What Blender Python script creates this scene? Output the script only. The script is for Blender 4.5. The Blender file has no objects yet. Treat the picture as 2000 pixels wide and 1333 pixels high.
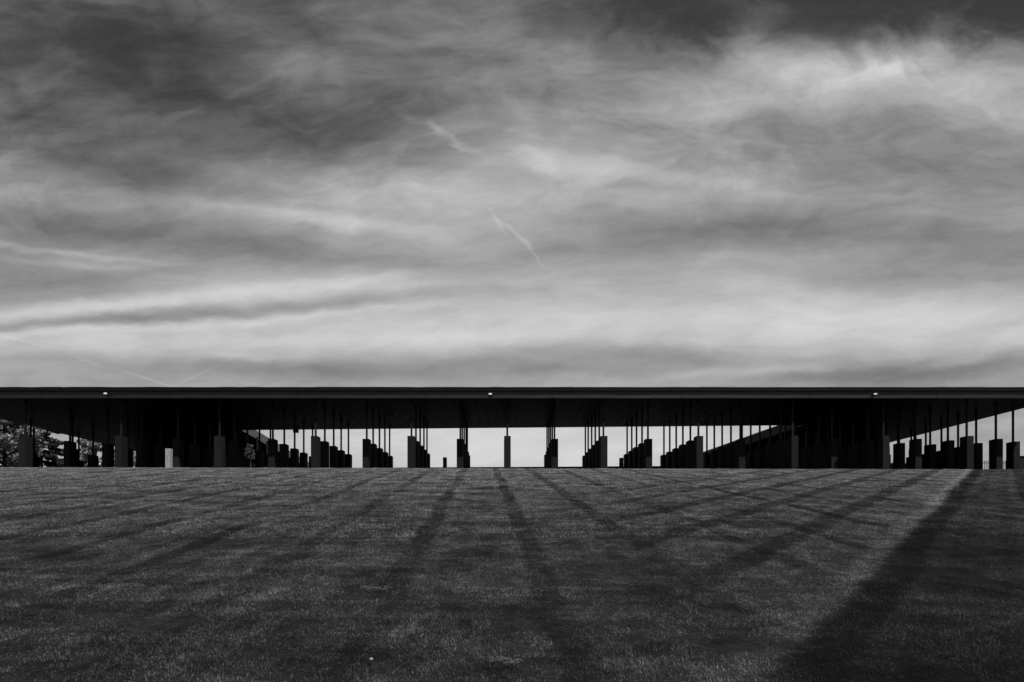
import bpy, bmesh, math, random
import numpy as np

random.seed(7)
RNG = np.random.default_rng(11)
SC = bpy.context.scene
COL = SC.collection
F, VX, HY = 1333.0, 988.0, 1057.0          # focal length in photo pixels, vanishing point, eye level
EYE = 1.6
Z0 = 40.0                                   # metres to the front line of steles
ZF = 39.36                                  # metres to the eave

# ------------------------------------------------------------------ camera
cam = bpy.data.cameras.new('camera')
cam.sensor_width = 36.0
cam.lens = 36.0 * F / 2000.0
cam.shift_x = (1000 - VX) / 2000.0
cam.shift_y = (HY - 666.5) / 2000.0
cam.clip_end = 6000
camo = bpy.data.objects.new('camera', cam)
COL.objects.link(camo)
camo.location = (0, 0, EYE)
camo.rotation_euler = (math.radians(90), 0, 0)
SC.camera = camo

# ------------------------------------------------------------------ exposure
SC.view_settings.view_transform = 'Standard'
SC.view_settings.look = 'None'
SC.view_settings.exposure = 0.0
SC.view_settings.gamma = 1.0
SC.view_settings.use_curve_mapping = False
SC.cycles.max_bounces = 3
SC.cycles.diffuse_bounces = 2
SC.cycles.glossy_bounces = 2
SC.cycles.transparent_max_bounces = 6

# ------------------------------------------------------------------ sun
SUNV = (0.80, -1.0, 2.25)                   # direction towards the sun
sl = math.hypot(SUNV[0], SUNV[1])
SUN_EL = math.atan2(SUNV[2], sl)
sun = bpy.data.lights.new('sun', 'SUN')
sun.energy = 5.0
sun.angle = math.radians(0.5)
sun.color = (1.0, 0.985, 0.97)
suno = bpy.data.objects.new('sun', sun)
COL.objects.link(suno)
suno.location = (30, -40, 80)
from mathutils import Vector
suno.rotation_euler = Vector(SUNV).to_track_quat('Z', 'Y').to_euler()

# ------------------------------------------------------------------ node helper
class NT:
    def __init__(self, tree):
        self.t = tree
        self.n = tree.nodes
    def new(self, kind, **kw):
        nd = self.n.new(kind)
        for k, v in kw.items():
            setattr(nd, k, v)
        return nd
    def put(self, sock, v):
        if isinstance(v, bpy.types.NodeSocket):
            self.t.links.new(v, sock)
        else:
            sock.default_value = v
    def m(self, op, a, b=None, c=None, clamp=False):
        nd = self.new('ShaderNodeMath', operation=op, use_clamp=clamp)
        self.put(nd.inputs[0], a)
        if b is not None: self.put(nd.inputs[1], b)
        if c is not None: self.put(nd.inputs[2], c)
        return nd.outputs[0]
    def add(self, a, b): return self.m('ADD', a, b)
    def sub(self, a, b): return self.m('SUBTRACT', a, b)
    def mul(self, a, b): return self.m('MULTIPLY', a, b)
    def div(self, a, b): return self.m('DIVIDE', a, b)
    def xyz(self, x, y, z=0.0):
        nd = self.new('ShaderNodeCombineXYZ')
        self.put(nd.inputs[0], x); self.put(nd.inputs[1], y); self.put(nd.inputs[2], z)
        return nd.outputs[0]
    def sep(self, v):
        nd = self.new('ShaderNodeSeparateXYZ')
        self.put(nd.inputs[0], v)
        return nd.outputs
    def noise(self, vec, scale=1.0, detail=4.0, rough=0.5, dist=0.0, color=False):
        nd = self.new('ShaderNodeTexNoise')
        self.put(nd.inputs['Vector'], vec)
        nd.inputs['Scale'].default_value = scale
        nd.inputs['Detail'].default_value = detail
        nd.inputs['Roughness'].default_value = rough
        nd.inputs['Distortion'].default_value = dist
        return nd.outputs['Color'] if color else nd.outputs['Fac']
    def remap(self, v, a, b, c, d, smooth=True):
        nd = self.new('ShaderNodeMapRange', interpolation_type='SMOOTHSTEP' if smooth else 'LINEAR')
        self.put(nd.inputs[0], v)
        for i, q in enumerate((a, b, c, d)):
            self.put(nd.inputs[i + 1], q)
        return nd.outputs[0]
    def grey(self, v):
        nd = self.new('ShaderNodeCombineColor')
        for i in range(3): self.put(nd.inputs[i], v)
        return nd.outputs[0]

# ------------------------------------------------------------------ world: sky seen through a red filter, with high cloud
world = bpy.data.worlds.new('World')
SC.world = world
world.use_nodes = True
wt = world.node_tree
for nd in list(wt.nodes): wt.nodes.remove(nd)
W = NT(wt)
out = W.new('ShaderNodeOutputWorld')
bg = W.new('ShaderNodeBackground')
bg.inputs['Strength'].default_value = 0.1
wt.links.new(bg.outputs[0], out.inputs[0])
sky = W.new('ShaderNodeTexSky', sky_type='NISHITA')
sky.sun_disc = False
sky.sun_elevation = SUN_EL
sky.sun_rotation = math.atan2(SUNV[0], SUNV[1])
sky.air_density = 1.0
sky.dust_density = 1.0
sepc = W.new('ShaderNodeSeparateColor')
wt.links.new(sky.outputs[0], sepc.inputs[0])
clear = sepc.outputs[0]                     # red channel only: the blue sky goes dark
gen = W.new('ShaderNodeTexCoord').outputs['Generated']
dx, dy, dz = W.sep(gen)
hor = W.m('MAXIMUM', W.m('ABSOLUTE', dy), 0.3)
az = W.div(dx, hor)                         # position on a flat cloud layer, not on the picture
tt = W.div(dz, hor)
# domain warp
wc = W.noise(W.xyz(W.mul(az, 3.0), W.mul(tt, 7.0)), 1.0, 5.0, 0.55, color=True)
wx, wy, wz = W.sep(wc)
wc2 = W.noise(W.xyz(W.mul(az, 14.0), W.mul(tt, 26.0), 3.0), 1.0, 4.0, 0.6, color=True)
vx, vy, vz = W.sep(wc2)
azw = W.add(W.add(az, W.mul(W.sub(wx, 0.5), 0.15)), W.mul(W.sub(vx, 0.5), 0.022))
tw = W.add(W.add(tt, W.mul(W.sub(wy, 0.5), 0.055)), W.mul(W.sub(vy, 0.5), 0.013))
# height gradient of the cloud sheet (display values)
cv = W.new('ShaderNodeFloatCurve')
cm = cv.mapping.curves[0]
grad = [(0.0, .66), (.11, .68), (.16, .66), (.20, .63), (.24, .62), (.275, .67), (.315, .75), (.36, .68), (.42, .61), (.50, .58),
        (.58, .525), (.66, .48), (.74, .44), (.84, .40), (1.0, .37)]
cm.points[0].location = grad[0]
cm.points[1].location = grad[-1]
for p in grad[1:-1]: cm.points.new(*p)
cv.mapping.update()
wt.links.new(W.m('MINIMUM', W.m('MAXIMUM', tt, 0.0), 1.0), cv.inputs['Value'])
D = cv.outputs[0]
WARPED = W.xyz(azw, tw)
PLAIN = W.xyz(az, tt)
def px2at(x, y):
    return (x - VX) / F, (HY - y) / F
def blob(x, y, rx, ry, ang, amp, warp=1):
    """soft patch of thicker (or thinner) cloud at a direction in the sky"""
    global D
    a, t = px2at(x, y)
    k = 1.0
    mp = W.new('ShaderNodeMapping', vector_type='TEXTURE')
    W.put(mp.inputs['Vector'], WARPED if warp else PLAIN)
    mp.inputs['Location'].default_value = (a, t, 0)
    mp.inputs['Rotation'].default_value = (0, 0, math.radians(-ang))
    mp.inputs['Scale'].default_value = (rx / F * k * k * 1.9, ry / F * k * 1.9, 1)
    gr = W.new('ShaderNodeTexGradient', gradient_type='SPHERICAL')
    wt.links.new(mp.outputs[0], gr.inputs[0])
    D = W.add(W.remap(gr.outputs['Fac'], 0.0, 1.0, 0.0, amp), D)
for b in [
    (60, 120, 300, 120, 0, -.10), (330, 120, 150, 80, 12, -.08), (560, 235, 300, 75, 3, -.15),
    (350, 345, 170, 36, 8, -.08), (870, 180, 170, 60, 0, -.06), (150, 270, 200, 60, 10, -.05),
    (1250, 45, 180, 70, 12, -.10),
    (1890, 155, 260, 62, 0, .17), (1600, 138, 170, 55, -8, .15), (1750, 100, 90, 42, 0, .05), (1500, 110, 60, 40, 0, .05),
    (1380, 180, 200, 60, -10, .06),
    (640, 350, 190, 45, 4, .11), (1020, 300, 200, 90, 0, .09), (720, 420, 260, 40, 6, .05),
    (600, 418, 220, 12, 7, .09), (200, 445, 300, 30, 5, -.13), (60, 550, 230, 42, 0, -.15), (480, 500, 200, 30, 3, -.06),
    (90, 478, 190, 6, 8, .07), (90, 503, 220, 6, 7, .05),
    (240, 592, 420, 14, -6, .11), (440, 607, 400, 13, -4, -.16), (70, 626, 200, 13, -3, -.10), (330, 632, 400, 8, -3, .06),
    (760, 545, 300, 28, 2, .07), (1560, 630, 640, 48, 0, .04), (620, 672, 330, 26, 0, .07), (190, 672, 80, 22, 8, .06),
    (480, 722, 300, 17, 2, -.09), (960, 712, 300, 18, 0, -.07), (1260, 690, 230, 14, 3, -.08), (1790, 722, 240, 20, -4, -.14),
    (1480, 722, 200, 8, -3, .06), (1830, 708, 90, 7, -12, .05),
    (1270, 468, 170, 24, -4, -.10), (1500, 440, 230, 30, 0, -.10), (1900, 355, 230, 40, 0, -.09), (1850, 480, 320, 60, 0, -.09),
    (1800, 555, 260, 30, 4, -.05), (1310, 355, 360, 12, 5, .05), (1070, 320, 70, 24, 30, .06), (1230, 255, 160, 28, 4, -.06),
    (1600, 270, 200, 40, 0, -.03), (1380, 550, 260, 40, 3, .04),
    (30, 350, 150, 40, 10, .07), (800, 233, 40, 7, 25, .05), (843, 254, 26, 6, 50, .07), (880, 280, 34, 5, 40, .07), (915, 299, 30, 5, 20, .07), (1500, 270, 700, 190, 0, .07), (330, 190, 420, 200, 0, -.04), (1000, 130, 200, 50, -14, .05),
    (972, 432, 24, 4, 55, .05), (1010, 456, 38, 3.2, 35, .055), (1046, 489, 32, 3.0, 48, .045), (440, 178, 26, 9, -30, .06), (365, 215, 30, 7, -30, .04), (655, 145, 24, 14, -60, .05)]:
    blob(*b)
for b in [(290, 741, 60, 2.0, 18, .055), (170, 706, 50, 1.8, 21, .035), (395, 728, 60, 2.4, -26, .035), (30, 662, 60, 2.2, 14, .03)]:
    blob(*b, warp=0)                         # short condensation trails
blob(1010, 880, 420, 90, 0, .14)
# fibrous streaks and billows
n1 = W.noise(W.xyz(W.add(W.mul(azw, 1.9), W.mul(tt, 1.2)), W.mul(tw, 10.0), 1.0), 1.0, 5.0, 0.5)
D = W.m('MULTIPLY_ADD', W.sub(n1, 0.5), 0.24, D)
n2 = W.noise(W.xyz(W.add(W.mul(azw, 7.0), W.mul(tt, -6.0)), W.mul(tw, 24.0), 5.0), 1.0, 7.0, 0.62, 0.4)
D = W.m('MULTIPLY_ADD', W.sub(n2, 0.5), 0.20, D)
n3 = W.noise(W.xyz(W.mul(azw, 6.0), W.mul(tw, 11.0), 9.0), 1.0, 8.0, 0.62, 0.9)
D = W.m('MULTIPLY_ADD', W.mul(W.sub(n3, 0.5), W.remap(tt, .34, .60, 0.10, 1.0)), 0.38, D)
n4 = W.noise(W.xyz(W.add(W.mul(azw, 16.0), W.mul(tt, -14.0)), W.mul(tw, 62.0), 12.0), 1.0, 5.0, 0.6)
D = W.m('MULTIPLY_ADD', W.sub(n4, 0.5), 0.08, D)
# clear dark gap above the cloud bank, with a billowing edge
ev = W.add(tt, W.m('MULTIPLY_ADD', W.sub(W.noise(W.xyz(W.mul(azw, 9.0), W.mul(tw, 11.0), 2.0), 1.0, 6.0, 0.55, 1.2), 0.5), 0.16, W.mul(W.m('ABSOLUTE', W.sub(az, 0.50)), -0.05)))
gap = W.mul(W.remap(ev, 0.665, 0.775, 0.0, 1.0), W.remap(az, 0.02, 0.40, 0.0, 1.0))
D = W.m('MULTIPLY_ADD', gap, -0.23, D)
D = W.m('SMOOTH_MAX', D, 0.235, 0.12)
D = W.m('SMOOTH_MIN', D, 0.86, 0.12)
lin = W.m('POWER', D, 2.2)
cover = W.m('MINIMUM', W.div(lin, 0.80), 1.0)
thin = W.mul(W.mul(clear, 0.02), W.sub(1.0, cover))
lum = W.add(W.mul(cover, 8.0), thin)
wt.links.new(W.grey(lum), bg.inputs['Color'])

# ------------------------------------------------------------------ materials (all neutral: the photograph is black and white)
def mat(name, v, rough=0.8, var=0.25, scale=3.0, bump=0.0, bscale=40.0, spec=0.3, metal=0.0, stretch=(1, 1, 1), detail=5):
    m = bpy.data.materials.new(name)
    m.use_nodes = True
    N = NT(m.node_tree)
    b = m.node_tree.nodes['Principled BSDF']
    tc = N.new('ShaderNodeTexCoord').outputs['Object']
    oi = N.new('ShaderNodeObjectInfo')
    mp = N.new('ShaderNodeMapping')
    m.node_tree.links.new(tc, mp.inputs['Vector'])
    mp.inputs['Scale'].default_value = stretch
    m.node_tree.links.new(N.xyz(N.mul(oi.outputs['Random'], 37.0), N.mul(oi.outputs['Random'], 19.0), 0.0), mp.inputs['Location'])
    n = N.noise(mp.outputs[0], scale, detail, 0.6)
    f = N.m('MULTIPLY_ADD', N.sub(n, 0.5), 2.0 * var, 1.0)
    f = N.mul(f, N.m('MULTIPLY_ADD', oi.outputs['Random'], 0.2, 0.9))
    m.node_tree.links.new(N.grey(N.mul(f, v)), b.inputs['Base Color'])
    m.node_tree.links.new(N.m('MULTIPLY_ADD', N.sub(n, 0.5), 0.3, rough), b.inputs['Roughness'])
    b.inputs['Specular IOR Level'].default_value = spec
    b.inputs['Metallic'].default_value = metal
    if bump:
        bp = N.new('ShaderNodeBump')
        bp.inputs['Strength'].default_value = bump
        bp.inputs['Distance'].default_value = 0.02
        m.node_tree.links.new(N.noise(mp.outputs[0], bscale, 4.0, 0.6), bp.inputs['Height'])
        m.node_tree.links.new(bp.outputs[0], b.inputs['Normal'])
    return m

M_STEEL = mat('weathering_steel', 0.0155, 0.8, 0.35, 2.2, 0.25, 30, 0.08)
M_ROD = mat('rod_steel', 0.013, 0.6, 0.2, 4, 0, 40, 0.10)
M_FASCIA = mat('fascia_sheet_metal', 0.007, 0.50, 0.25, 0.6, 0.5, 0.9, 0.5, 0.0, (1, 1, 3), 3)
M_COPING = mat('coping_metal_and_shaded_fascia', 0.006, 0.6, 0.3, 1.2, 0.4, 1.5, 0.12)
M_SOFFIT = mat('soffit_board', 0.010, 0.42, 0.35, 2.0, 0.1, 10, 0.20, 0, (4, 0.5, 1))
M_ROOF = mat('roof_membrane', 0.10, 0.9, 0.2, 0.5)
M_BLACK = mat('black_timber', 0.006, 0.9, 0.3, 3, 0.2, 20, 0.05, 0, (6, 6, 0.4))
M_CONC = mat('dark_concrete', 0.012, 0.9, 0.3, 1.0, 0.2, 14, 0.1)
M_FLOOR = mat('paving_dark', 0.015, 0.9, 0.3, 1.5, 0.15, 20, 0.1)
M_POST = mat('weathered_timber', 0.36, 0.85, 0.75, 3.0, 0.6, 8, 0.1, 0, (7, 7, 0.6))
M_POSTD = mat('dark_and_shaded_timber', 0.025, 0.85, 0.4, 3.0, 0.3, 8, 0.1, 0, (7, 7, 0.6))
M_LAMP = mat('lamp_housing', 0.02, 0.5, 0.1, 4)
M_WHITE = mat('white_enamel_and_glint', 0.60, 0.35, 0.05, 4, 0, 1, 0.5)
M_GREYP_LITFASCIA = mat('grey_paint_and_lit_fascia', 0.13, 0.7, 0.2, 2)
M_BARK = mat('bark', 0.06, 0.95, 0.4, 6, 0.6, 25, 0.1, 0, (3, 3, 0.6))
M_SIDING = mat('dark_siding', 0.01, 0.8, 0.2, 2)
M_STONE = mat('pale_stone', 0.3, 0.9, 0.2, 20)
M_STRAW = mat('dead_grass', 0.13, 0.9, 0.3, 20)

def leafmat(name, v, spec):
    m = bpy.data.materials.new(name)
    m.use_nodes = True
    N = NT(m.node_tree)
    t = m.node_tree
    b = t.nodes['Principled BSDF']
    geo = N.new('ShaderNodeNewGeometry')
    r = geo.outputs['Random Per Island']
    n = N.noise(geo.outputs['Position'], 0.9, 3)
    v_ = N.mul(N.m('MULTIPLY_ADD', r, 0.9, 0.5), N.m('MULTIPLY_ADD', n, 0.9, 0.5))
    t.links.new(N.grey(N.mul(v_, v)), b.inputs['Base Color'])
    b.inputs['Roughness'].default_value = 0.28
    b.inputs['Specular IOR Level'].default_value = spec
    tr = N.new('ShaderNodeBsdfTranslucent')
    t.links.new(N.grey(N.mul(v_, v * 1.0)), tr.inputs['Color'])
    mx = N.new('ShaderNodeMixShader')
    mx.inputs[0].default_value = 0.25
    t.links.new(b.outputs[0], mx.inputs[1])
    t.links.new(tr.outputs[0], mx.inputs[2])
    t.links.new(mx.outputs[0], t.nodes['Material Output'].inputs[0])
    return m
M_LEAF = leafmat('glossy_leaf', 0.24, 1.0)
M_NEEDLE = leafmat('needle_foliage', 0.045, 0.3)
M_BUSH = leafmat('bush_leaf', 0.12, 0.5)

# ------------------------------------------------------------------ lawn colour: mowing sheen painted as light and dark stripes, patchy growth
def lawn_value(N, base):
    geo = N.new('ShaderNodeNewGeometry')
    pos = geo.outputs['Position']
    x, y, z = N.sep(pos)
    flat = N.xyz(x, y, 0.0)
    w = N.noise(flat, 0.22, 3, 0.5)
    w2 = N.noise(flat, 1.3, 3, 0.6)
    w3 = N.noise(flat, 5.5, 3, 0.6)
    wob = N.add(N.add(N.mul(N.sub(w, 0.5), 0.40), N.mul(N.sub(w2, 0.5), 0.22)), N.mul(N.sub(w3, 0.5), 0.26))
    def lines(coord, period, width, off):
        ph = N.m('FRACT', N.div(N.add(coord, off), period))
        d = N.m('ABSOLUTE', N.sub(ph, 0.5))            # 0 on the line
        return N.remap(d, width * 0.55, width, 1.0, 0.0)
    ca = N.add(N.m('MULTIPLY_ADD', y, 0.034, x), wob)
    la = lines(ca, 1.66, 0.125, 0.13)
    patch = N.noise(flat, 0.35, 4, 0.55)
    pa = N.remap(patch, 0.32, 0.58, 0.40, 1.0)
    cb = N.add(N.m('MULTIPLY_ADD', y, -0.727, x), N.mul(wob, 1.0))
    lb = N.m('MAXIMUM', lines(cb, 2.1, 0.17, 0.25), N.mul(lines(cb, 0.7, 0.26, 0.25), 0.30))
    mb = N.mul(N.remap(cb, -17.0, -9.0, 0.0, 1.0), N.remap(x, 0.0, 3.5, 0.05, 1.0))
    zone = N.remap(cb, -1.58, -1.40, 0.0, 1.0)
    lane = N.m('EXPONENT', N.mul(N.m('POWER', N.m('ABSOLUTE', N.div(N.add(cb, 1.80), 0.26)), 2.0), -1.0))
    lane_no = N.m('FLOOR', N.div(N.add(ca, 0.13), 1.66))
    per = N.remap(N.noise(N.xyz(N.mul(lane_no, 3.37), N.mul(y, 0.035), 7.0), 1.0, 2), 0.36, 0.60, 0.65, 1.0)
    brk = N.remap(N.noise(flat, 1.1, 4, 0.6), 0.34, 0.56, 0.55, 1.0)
    per = N.m('MAXIMUM', per, N.remap(N.m('ABSOLUTE', N.sub(ca, 0.3)), 1.3, 3.2, 1.0, 0.0))   # centre stripes painted strongest
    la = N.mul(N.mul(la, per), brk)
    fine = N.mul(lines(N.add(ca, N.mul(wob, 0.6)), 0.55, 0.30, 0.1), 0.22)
    la = N.mul(la, N.remap(y, 4.5, 13.0, 0.62, 1.0))          # painted stripes fade lower down
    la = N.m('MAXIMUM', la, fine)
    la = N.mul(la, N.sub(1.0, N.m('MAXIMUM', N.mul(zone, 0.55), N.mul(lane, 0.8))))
    v = N.sub(1.0, N.mul(N.mul(la, pa), 0.66))  # shade of the leaning blades painted into the colour
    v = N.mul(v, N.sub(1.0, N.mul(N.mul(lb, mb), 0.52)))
    v = N.mul(v, N.sub(1.0, N.mul(zone, N.remap(patch, 0.35, 0.65, 0.66, 0.36))))  # broad dark mowing pass, its shade painted in too
    v = N.mul(v, N.m('MULTIPLY_ADD', lane, 0.50, 1.0))  # pale mowing pass, its sheen painted in
    p1 = N.noise(flat, 0.9, 5, 0.6)
    p2 = N.noise(flat, 5.0, 4, 0.6)
    p3 = N.noise(N.xyz(N.mul(x, 0.35), y, 4.0), 2.2, 4, 0.6)
    v = N.mul(v, N.remap(p1, 0.30, 0.70, 0.42, 1.50, False))
    v = N.mul(v, N.remap(p2, 0.25, 0.75, 0.60, 1.40, False))
    p4 = N.noise(flat, 17.0, 3, 0.65)
    v = N.mul(v, N.remap(p4, 0.25, 0.75, 0.50, 1.55, False))
    v = N.mul(v, N.remap(p3, 0.25, 0.75, 0.65, 1.35, False))
    v = N.mul(v, N.remap(y, 4.0, 36.0, 0.66, 1.36, False))      # vignette painted into the turf: darker near, paler up the slope
    return N.mul(v, base), geo

M_GRASS = bpy.data.materials.new('grass_blade')
M_GRASS.use_nodes = True
N = NT(M_GRASS.node_tree)
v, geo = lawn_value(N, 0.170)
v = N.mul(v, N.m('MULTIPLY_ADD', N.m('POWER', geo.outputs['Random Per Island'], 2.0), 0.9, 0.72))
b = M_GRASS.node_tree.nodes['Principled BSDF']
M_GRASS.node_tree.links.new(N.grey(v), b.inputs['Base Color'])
b.inputs['Roughness'].default_value = 0.6
b.inputs['Specular IOR Level'].default_value = 0.04
tr = N.new('ShaderNodeBsdfTranslucent')
M_GRASS.node_tree.links.new(N.grey(v), tr.inputs['Color'])
mx = N.new('ShaderNodeMixShader'); mx.inputs[0].default_value = 0.3
M_GRASS.node_tree.links.new(b.outputs[0], mx.inputs[1])
M_GRASS.node_tree.links.new(tr.outputs[0], mx.inputs[2])
M_GRASS.node_tree.links.new(mx.outputs[0], M_GRASS.node_tree.nodes['Material Output'].inputs[0])

M_SOIL = bpy.data.materials.new('turf')
M_SOIL.use_nodes = True
N = NT(M_SOIL.node_tree)
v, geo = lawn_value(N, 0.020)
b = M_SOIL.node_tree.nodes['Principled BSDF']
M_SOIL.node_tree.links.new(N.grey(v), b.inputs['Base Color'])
b.inputs['Roughness'].default_value = 0.95
b.inputs['Specular IOR Level'].default_value = 0.05

# ------------------------------------------------------------------ mesh helpers
def link(name, me, m=None, parent=None):
    if m is not None and len(me.materials) == 0: me.materials.append(m)
    o = bpy.data.objects.new(name, me)
    COL.objects.link(o)
    if parent is not None: o.parent = parent
    return o
def tag(o, label=None, cat=None, group=None, kind=None):
    if label: o['label'] = label
    if cat: o['category'] = cat
    if group: o['group'] = group
    if kind: o['kind'] = kind
    return o
def empty(name, loc, rz=0.0):
    o = bpy.data.objects.new(name, None)
    o.empty_display_size = 0.3
    COL.objects.link(o)
    o.location = loc
    o.rotation_euler = (0, 0, rz)
    return o
def boxes(name, items, bevel=0.0, seg=1):
    """items: (cx, cy, cz, sx, sy, sz) boxes joined in one mesh"""
    bm = bmesh.new()
    for it in items:
        r = bmesh.ops.create_cube(bm, size=1.0)
        for v_ in r['verts']:
            v_.co = Vector((v_.co.x * it[3] + it[0], v_.co.y * it[4] + it[1], v_.co.z * it[5] + it[2]))
    if bevel:
        bmesh.ops.bevel(bm, geom=bm.edges[:], offset=bevel, segments=seg, affect='EDGES', profile=0.6)
    me = bpy.data.meshes.new(name)
    bm.to_mesh(me); bm.free()
    return me
def prism(name, poly, z0, z1):
    n = len(poly)
    vs = [(p[0], p[1], z0) for p in poly] + [(p[0], p[1], z1) for p in poly]
    fs = [tuple(range(n - 1, -1, -1)), tuple(range(n, 2 * n))]
    fs += [(i, (i + 1) % n, n + (i + 1) % n, n + i) for i in range(n)]
    me = bpy.data.meshes.new(name)
    me.from_pydata(vs, [], fs); me.update()
    return me
def tube(pts, rad, sides=7):
    vs, fs = [], []
    pts = [Vector(p) for p in pts]
    for i, p in enumerate(pts):
        d = (pts[min(i + 1, len(pts) - 1)] - pts[max(i - 1, 0)]).normalized()
        u = d.orthogonal().normalized(); w = d.cross(u)
        for k in range(sides):
            a = 2 * math.pi * k / sides
            vs.append(p + (u * math.cos(a) + w * math.sin(a)) * rad[i])
    for i in range(len(pts) - 1):
        for k in range(sides):
            k2 = (k + 1) % sides
            fs.append((i * sides + k, i * sides + k2, (i + 1) * sides + k2, (i + 1) * sides + k))
    fs.append(tuple(range(sides - 1, -1, -1)))
    fs.append(tuple((len(pts) - 1) * sides + k for k in range(sides)))
    return vs, fs
def tubes(name, lst, sides=7):
    V, Fc = [], []
    for pts, rad in lst:
        v_, f_ = tube(pts, rad, sides)
        o = len(V)
        V += [tuple(q) for q in v_]; Fc += [tuple(i + o for i in f) for f in f_]
    me = bpy.data.meshes.new(name)
    me.from_pydata(V, [], Fc); me.update()
    return me

# ------------------------------------------------------------------ ground
FLOOR = 5.64
def sst(a, b, x):
    t = np.clip((x - a) / (b - a), 0, 1)
    return t * t * (3 - 2 * t)
def ground(X, Y):
    X = np.asarray(X, float); Y = np.asarray(Y, float)
    ysl = np.clip(Y, -6, None)
    lin_ = 0.1503 * ysl
    k = 0.10                                            # soft minimum with the plateau
    top = FLOOR - 0.02
    h = -k * np.log(np.exp(-lin_ / k) + np.exp(-top / k))
    h = h - 0.0022 * X * np.clip(Y / 38, 0, 1) * (1 - sst(38, 44, Y))
    und = 0.018 * np.sin(X * 0.9 + 1.3 * np.sin(Y * 0.31)) * np.sin(Y * 0.62 + X * 0.21) + 0.012 * np.sin(X * 2.3 + Y * 1.1) * np.sin(Y * 1.9 - X * .7)
    h = h + und * (1 - sst(33, 37, Y))
    far = sst(104, 190, Y)
    side = sst(75, 160, np.abs(X))
    h = h * (1 - far) * (1 - side) + (-3.0) * np.clip(far + side, 0, 1)
    return h
xs = np.unique(np.concatenate([np.arange(-42, 42.01, 0.5), np.linspace(42, 170, 30), -np.linspace(42, 170, 30), np.array([-2500, -1200, -600, -300, 300, 600, 1200, 2500])]))
ys = np.unique(np.concatenate([np.arange(-8, 45, 0.33), np.linspace(45, 200, 50), np.array([-2500, -1200, -500, -200, -80, -30, -15, 300, 600, 1200, 2500, 4000])]))
GX, GY = np.meshgrid(xs, ys)
GZ = ground(GX, GY)
vv = np.stack([GX.ravel(), GY.ravel(), GZ.ravel()], 1)
nx, ny = len(xs), len(ys)
idx = np.arange(nx * ny).reshape(ny, nx)
ff = np.stack([idx[:-1, :-1].ravel(), idx[:-1, 1:].ravel(), idx[1:, 1:].ravel(), idx[1:, :-1].ravel()], 1)
me = bpy.data.meshes.new('ground')
me.from_pydata(vv.tolist(), [], ff.tolist())
me.polygons.foreach_set('use_smooth', np.ones(len(me.polygons), bool))
me.update()
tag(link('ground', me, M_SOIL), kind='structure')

# ------------------------------------------------------------------ pavilion plan (metres)
SOFF = EYE + 279 / F * ZF                    # underside of the roof
RTOP = EYE + 301 / F * ZF
def zfp(u, q): return (u * ZF, q * ZF)
OL, OR_ = -0.865 * ZF, 0.8146 * ZF
YB = 2.40 * ZF
IN = [zfp(-0.5013, 1.29), zfp(0.5418, 1.2345), zfp(0.473, 2.12), zfp(-0.584, 2.12)]     # courtyard opening

me = boxes('paving', [((OL + OR_) / 2, (38.95 + YB + 1) / 2, FLOOR - 0.2, OR_ - OL + 2, YB + 1 - 38.95, 0.4)])
tag(link('pavement', me, M_FLOOR), kind='structure')

pav = empty('memorial_pavilion', (0, ZF, FLOOR))
tag(pav, 'long low dark flat-roofed memorial pavilion at the top of the lawn', 'pavilion')
def pw(o):
    o.parent = pav
    o.matrix_parent_inverse = pav.matrix_world.inverted() if False else o.matrix_parent_inverse
    return o
def child(name, me, m, par=pav, base=(0, ZF, FLOOR)):
    o = link(name, me, m, par)
    o.location = (-base[0], -base[1], -base[2])
    return o
# roof deck as a ring of four prisms
y0 = ZF + 0.06
ring = [[(OL, y0), (OR_, y0), IN[1], IN[0]], [(OR_, y0), (OR_, YB), IN[2], IN[1]],
        [(OR_, YB), (OL, YB), IN[3], IN[2]], [(OL, YB), (OL, y0), IN[0], IN[3]]]
V, Fc = [], []
for q in ring:
    o = len(V)
    V += [(p[0], p[1], SOFF + 0.06) for p in q] + [(p[0], p[1], RTOP - 0.06) for p in q]
    Fc += [(o + 3, o + 2, o + 1, o), (o + 4, o + 5, o + 6, o + 7), (o, o + 1, o + 5, o + 4), (o + 2, o + 3, o + 7, o + 6)]
me = bpy.data.meshes.new('roof_deck'); me.from_pydata(V, [], Fc); me.update()
child('roof_deck', me, M_ROOF)
# front fascia, one bent sheet per length, and the coping above it
PAN = 7.38
x_joint = (831 - VX) / F * ZF
js = [OL] + [x_joint + PAN * k for k in range(-20, 20) if OL + 1 < x_joint + PAN * k < OR_ - 1] + [OR_]
FH = 0.385
for i in range(len(js) - 1):
    a, b_ = js[i], js[i + 1]
    n = 14
    V, Fc = [], []
    for k in range(n + 1):
        x = a + 0.012 + (b_ - a - 0.024) * k / n
        edge = math.sin(math.pi * k / n)
        for r in range(4):
            z = SOFF + FH * r / 3
            dy_ = random.uniform(-0.013, 0.013) * edge * (1 if r in (1, 2) else 0.4)
            V.append((x, ZF + dy_, z))
    for k in range(n):
        for r in range(3):
            q = k * 4 + r
            Fc.append((q, q + 4, q + 5, q + 1))
    o = len(V)
    x0_, x1_ = a + 0.006, b_ - 0.006
    V += [(x0_, ZF, SOFF), (x1_, ZF, SOFF), (x1_, ZF + 0.05, SOFF), (x0_, ZF + 0.05, SOFF), (x0_, ZF + 0.05, SOFF + FH), (x1_, ZF + 0.05, SOFF + FH)]
    Fc += [(o + 3, o + 2, o + 1, o), (o + 3, o + 4, o + 5, o + 2)]
    me = bpy.data.meshes.new('fascia_panel'); me.from_pydata(V, [], Fc)
    me.polygons.foreach_set('use_smooth', np.ones(len(me.polygons), bool)); me.update()
    child('fascia_panel', me, M_FASCIA)
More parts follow.
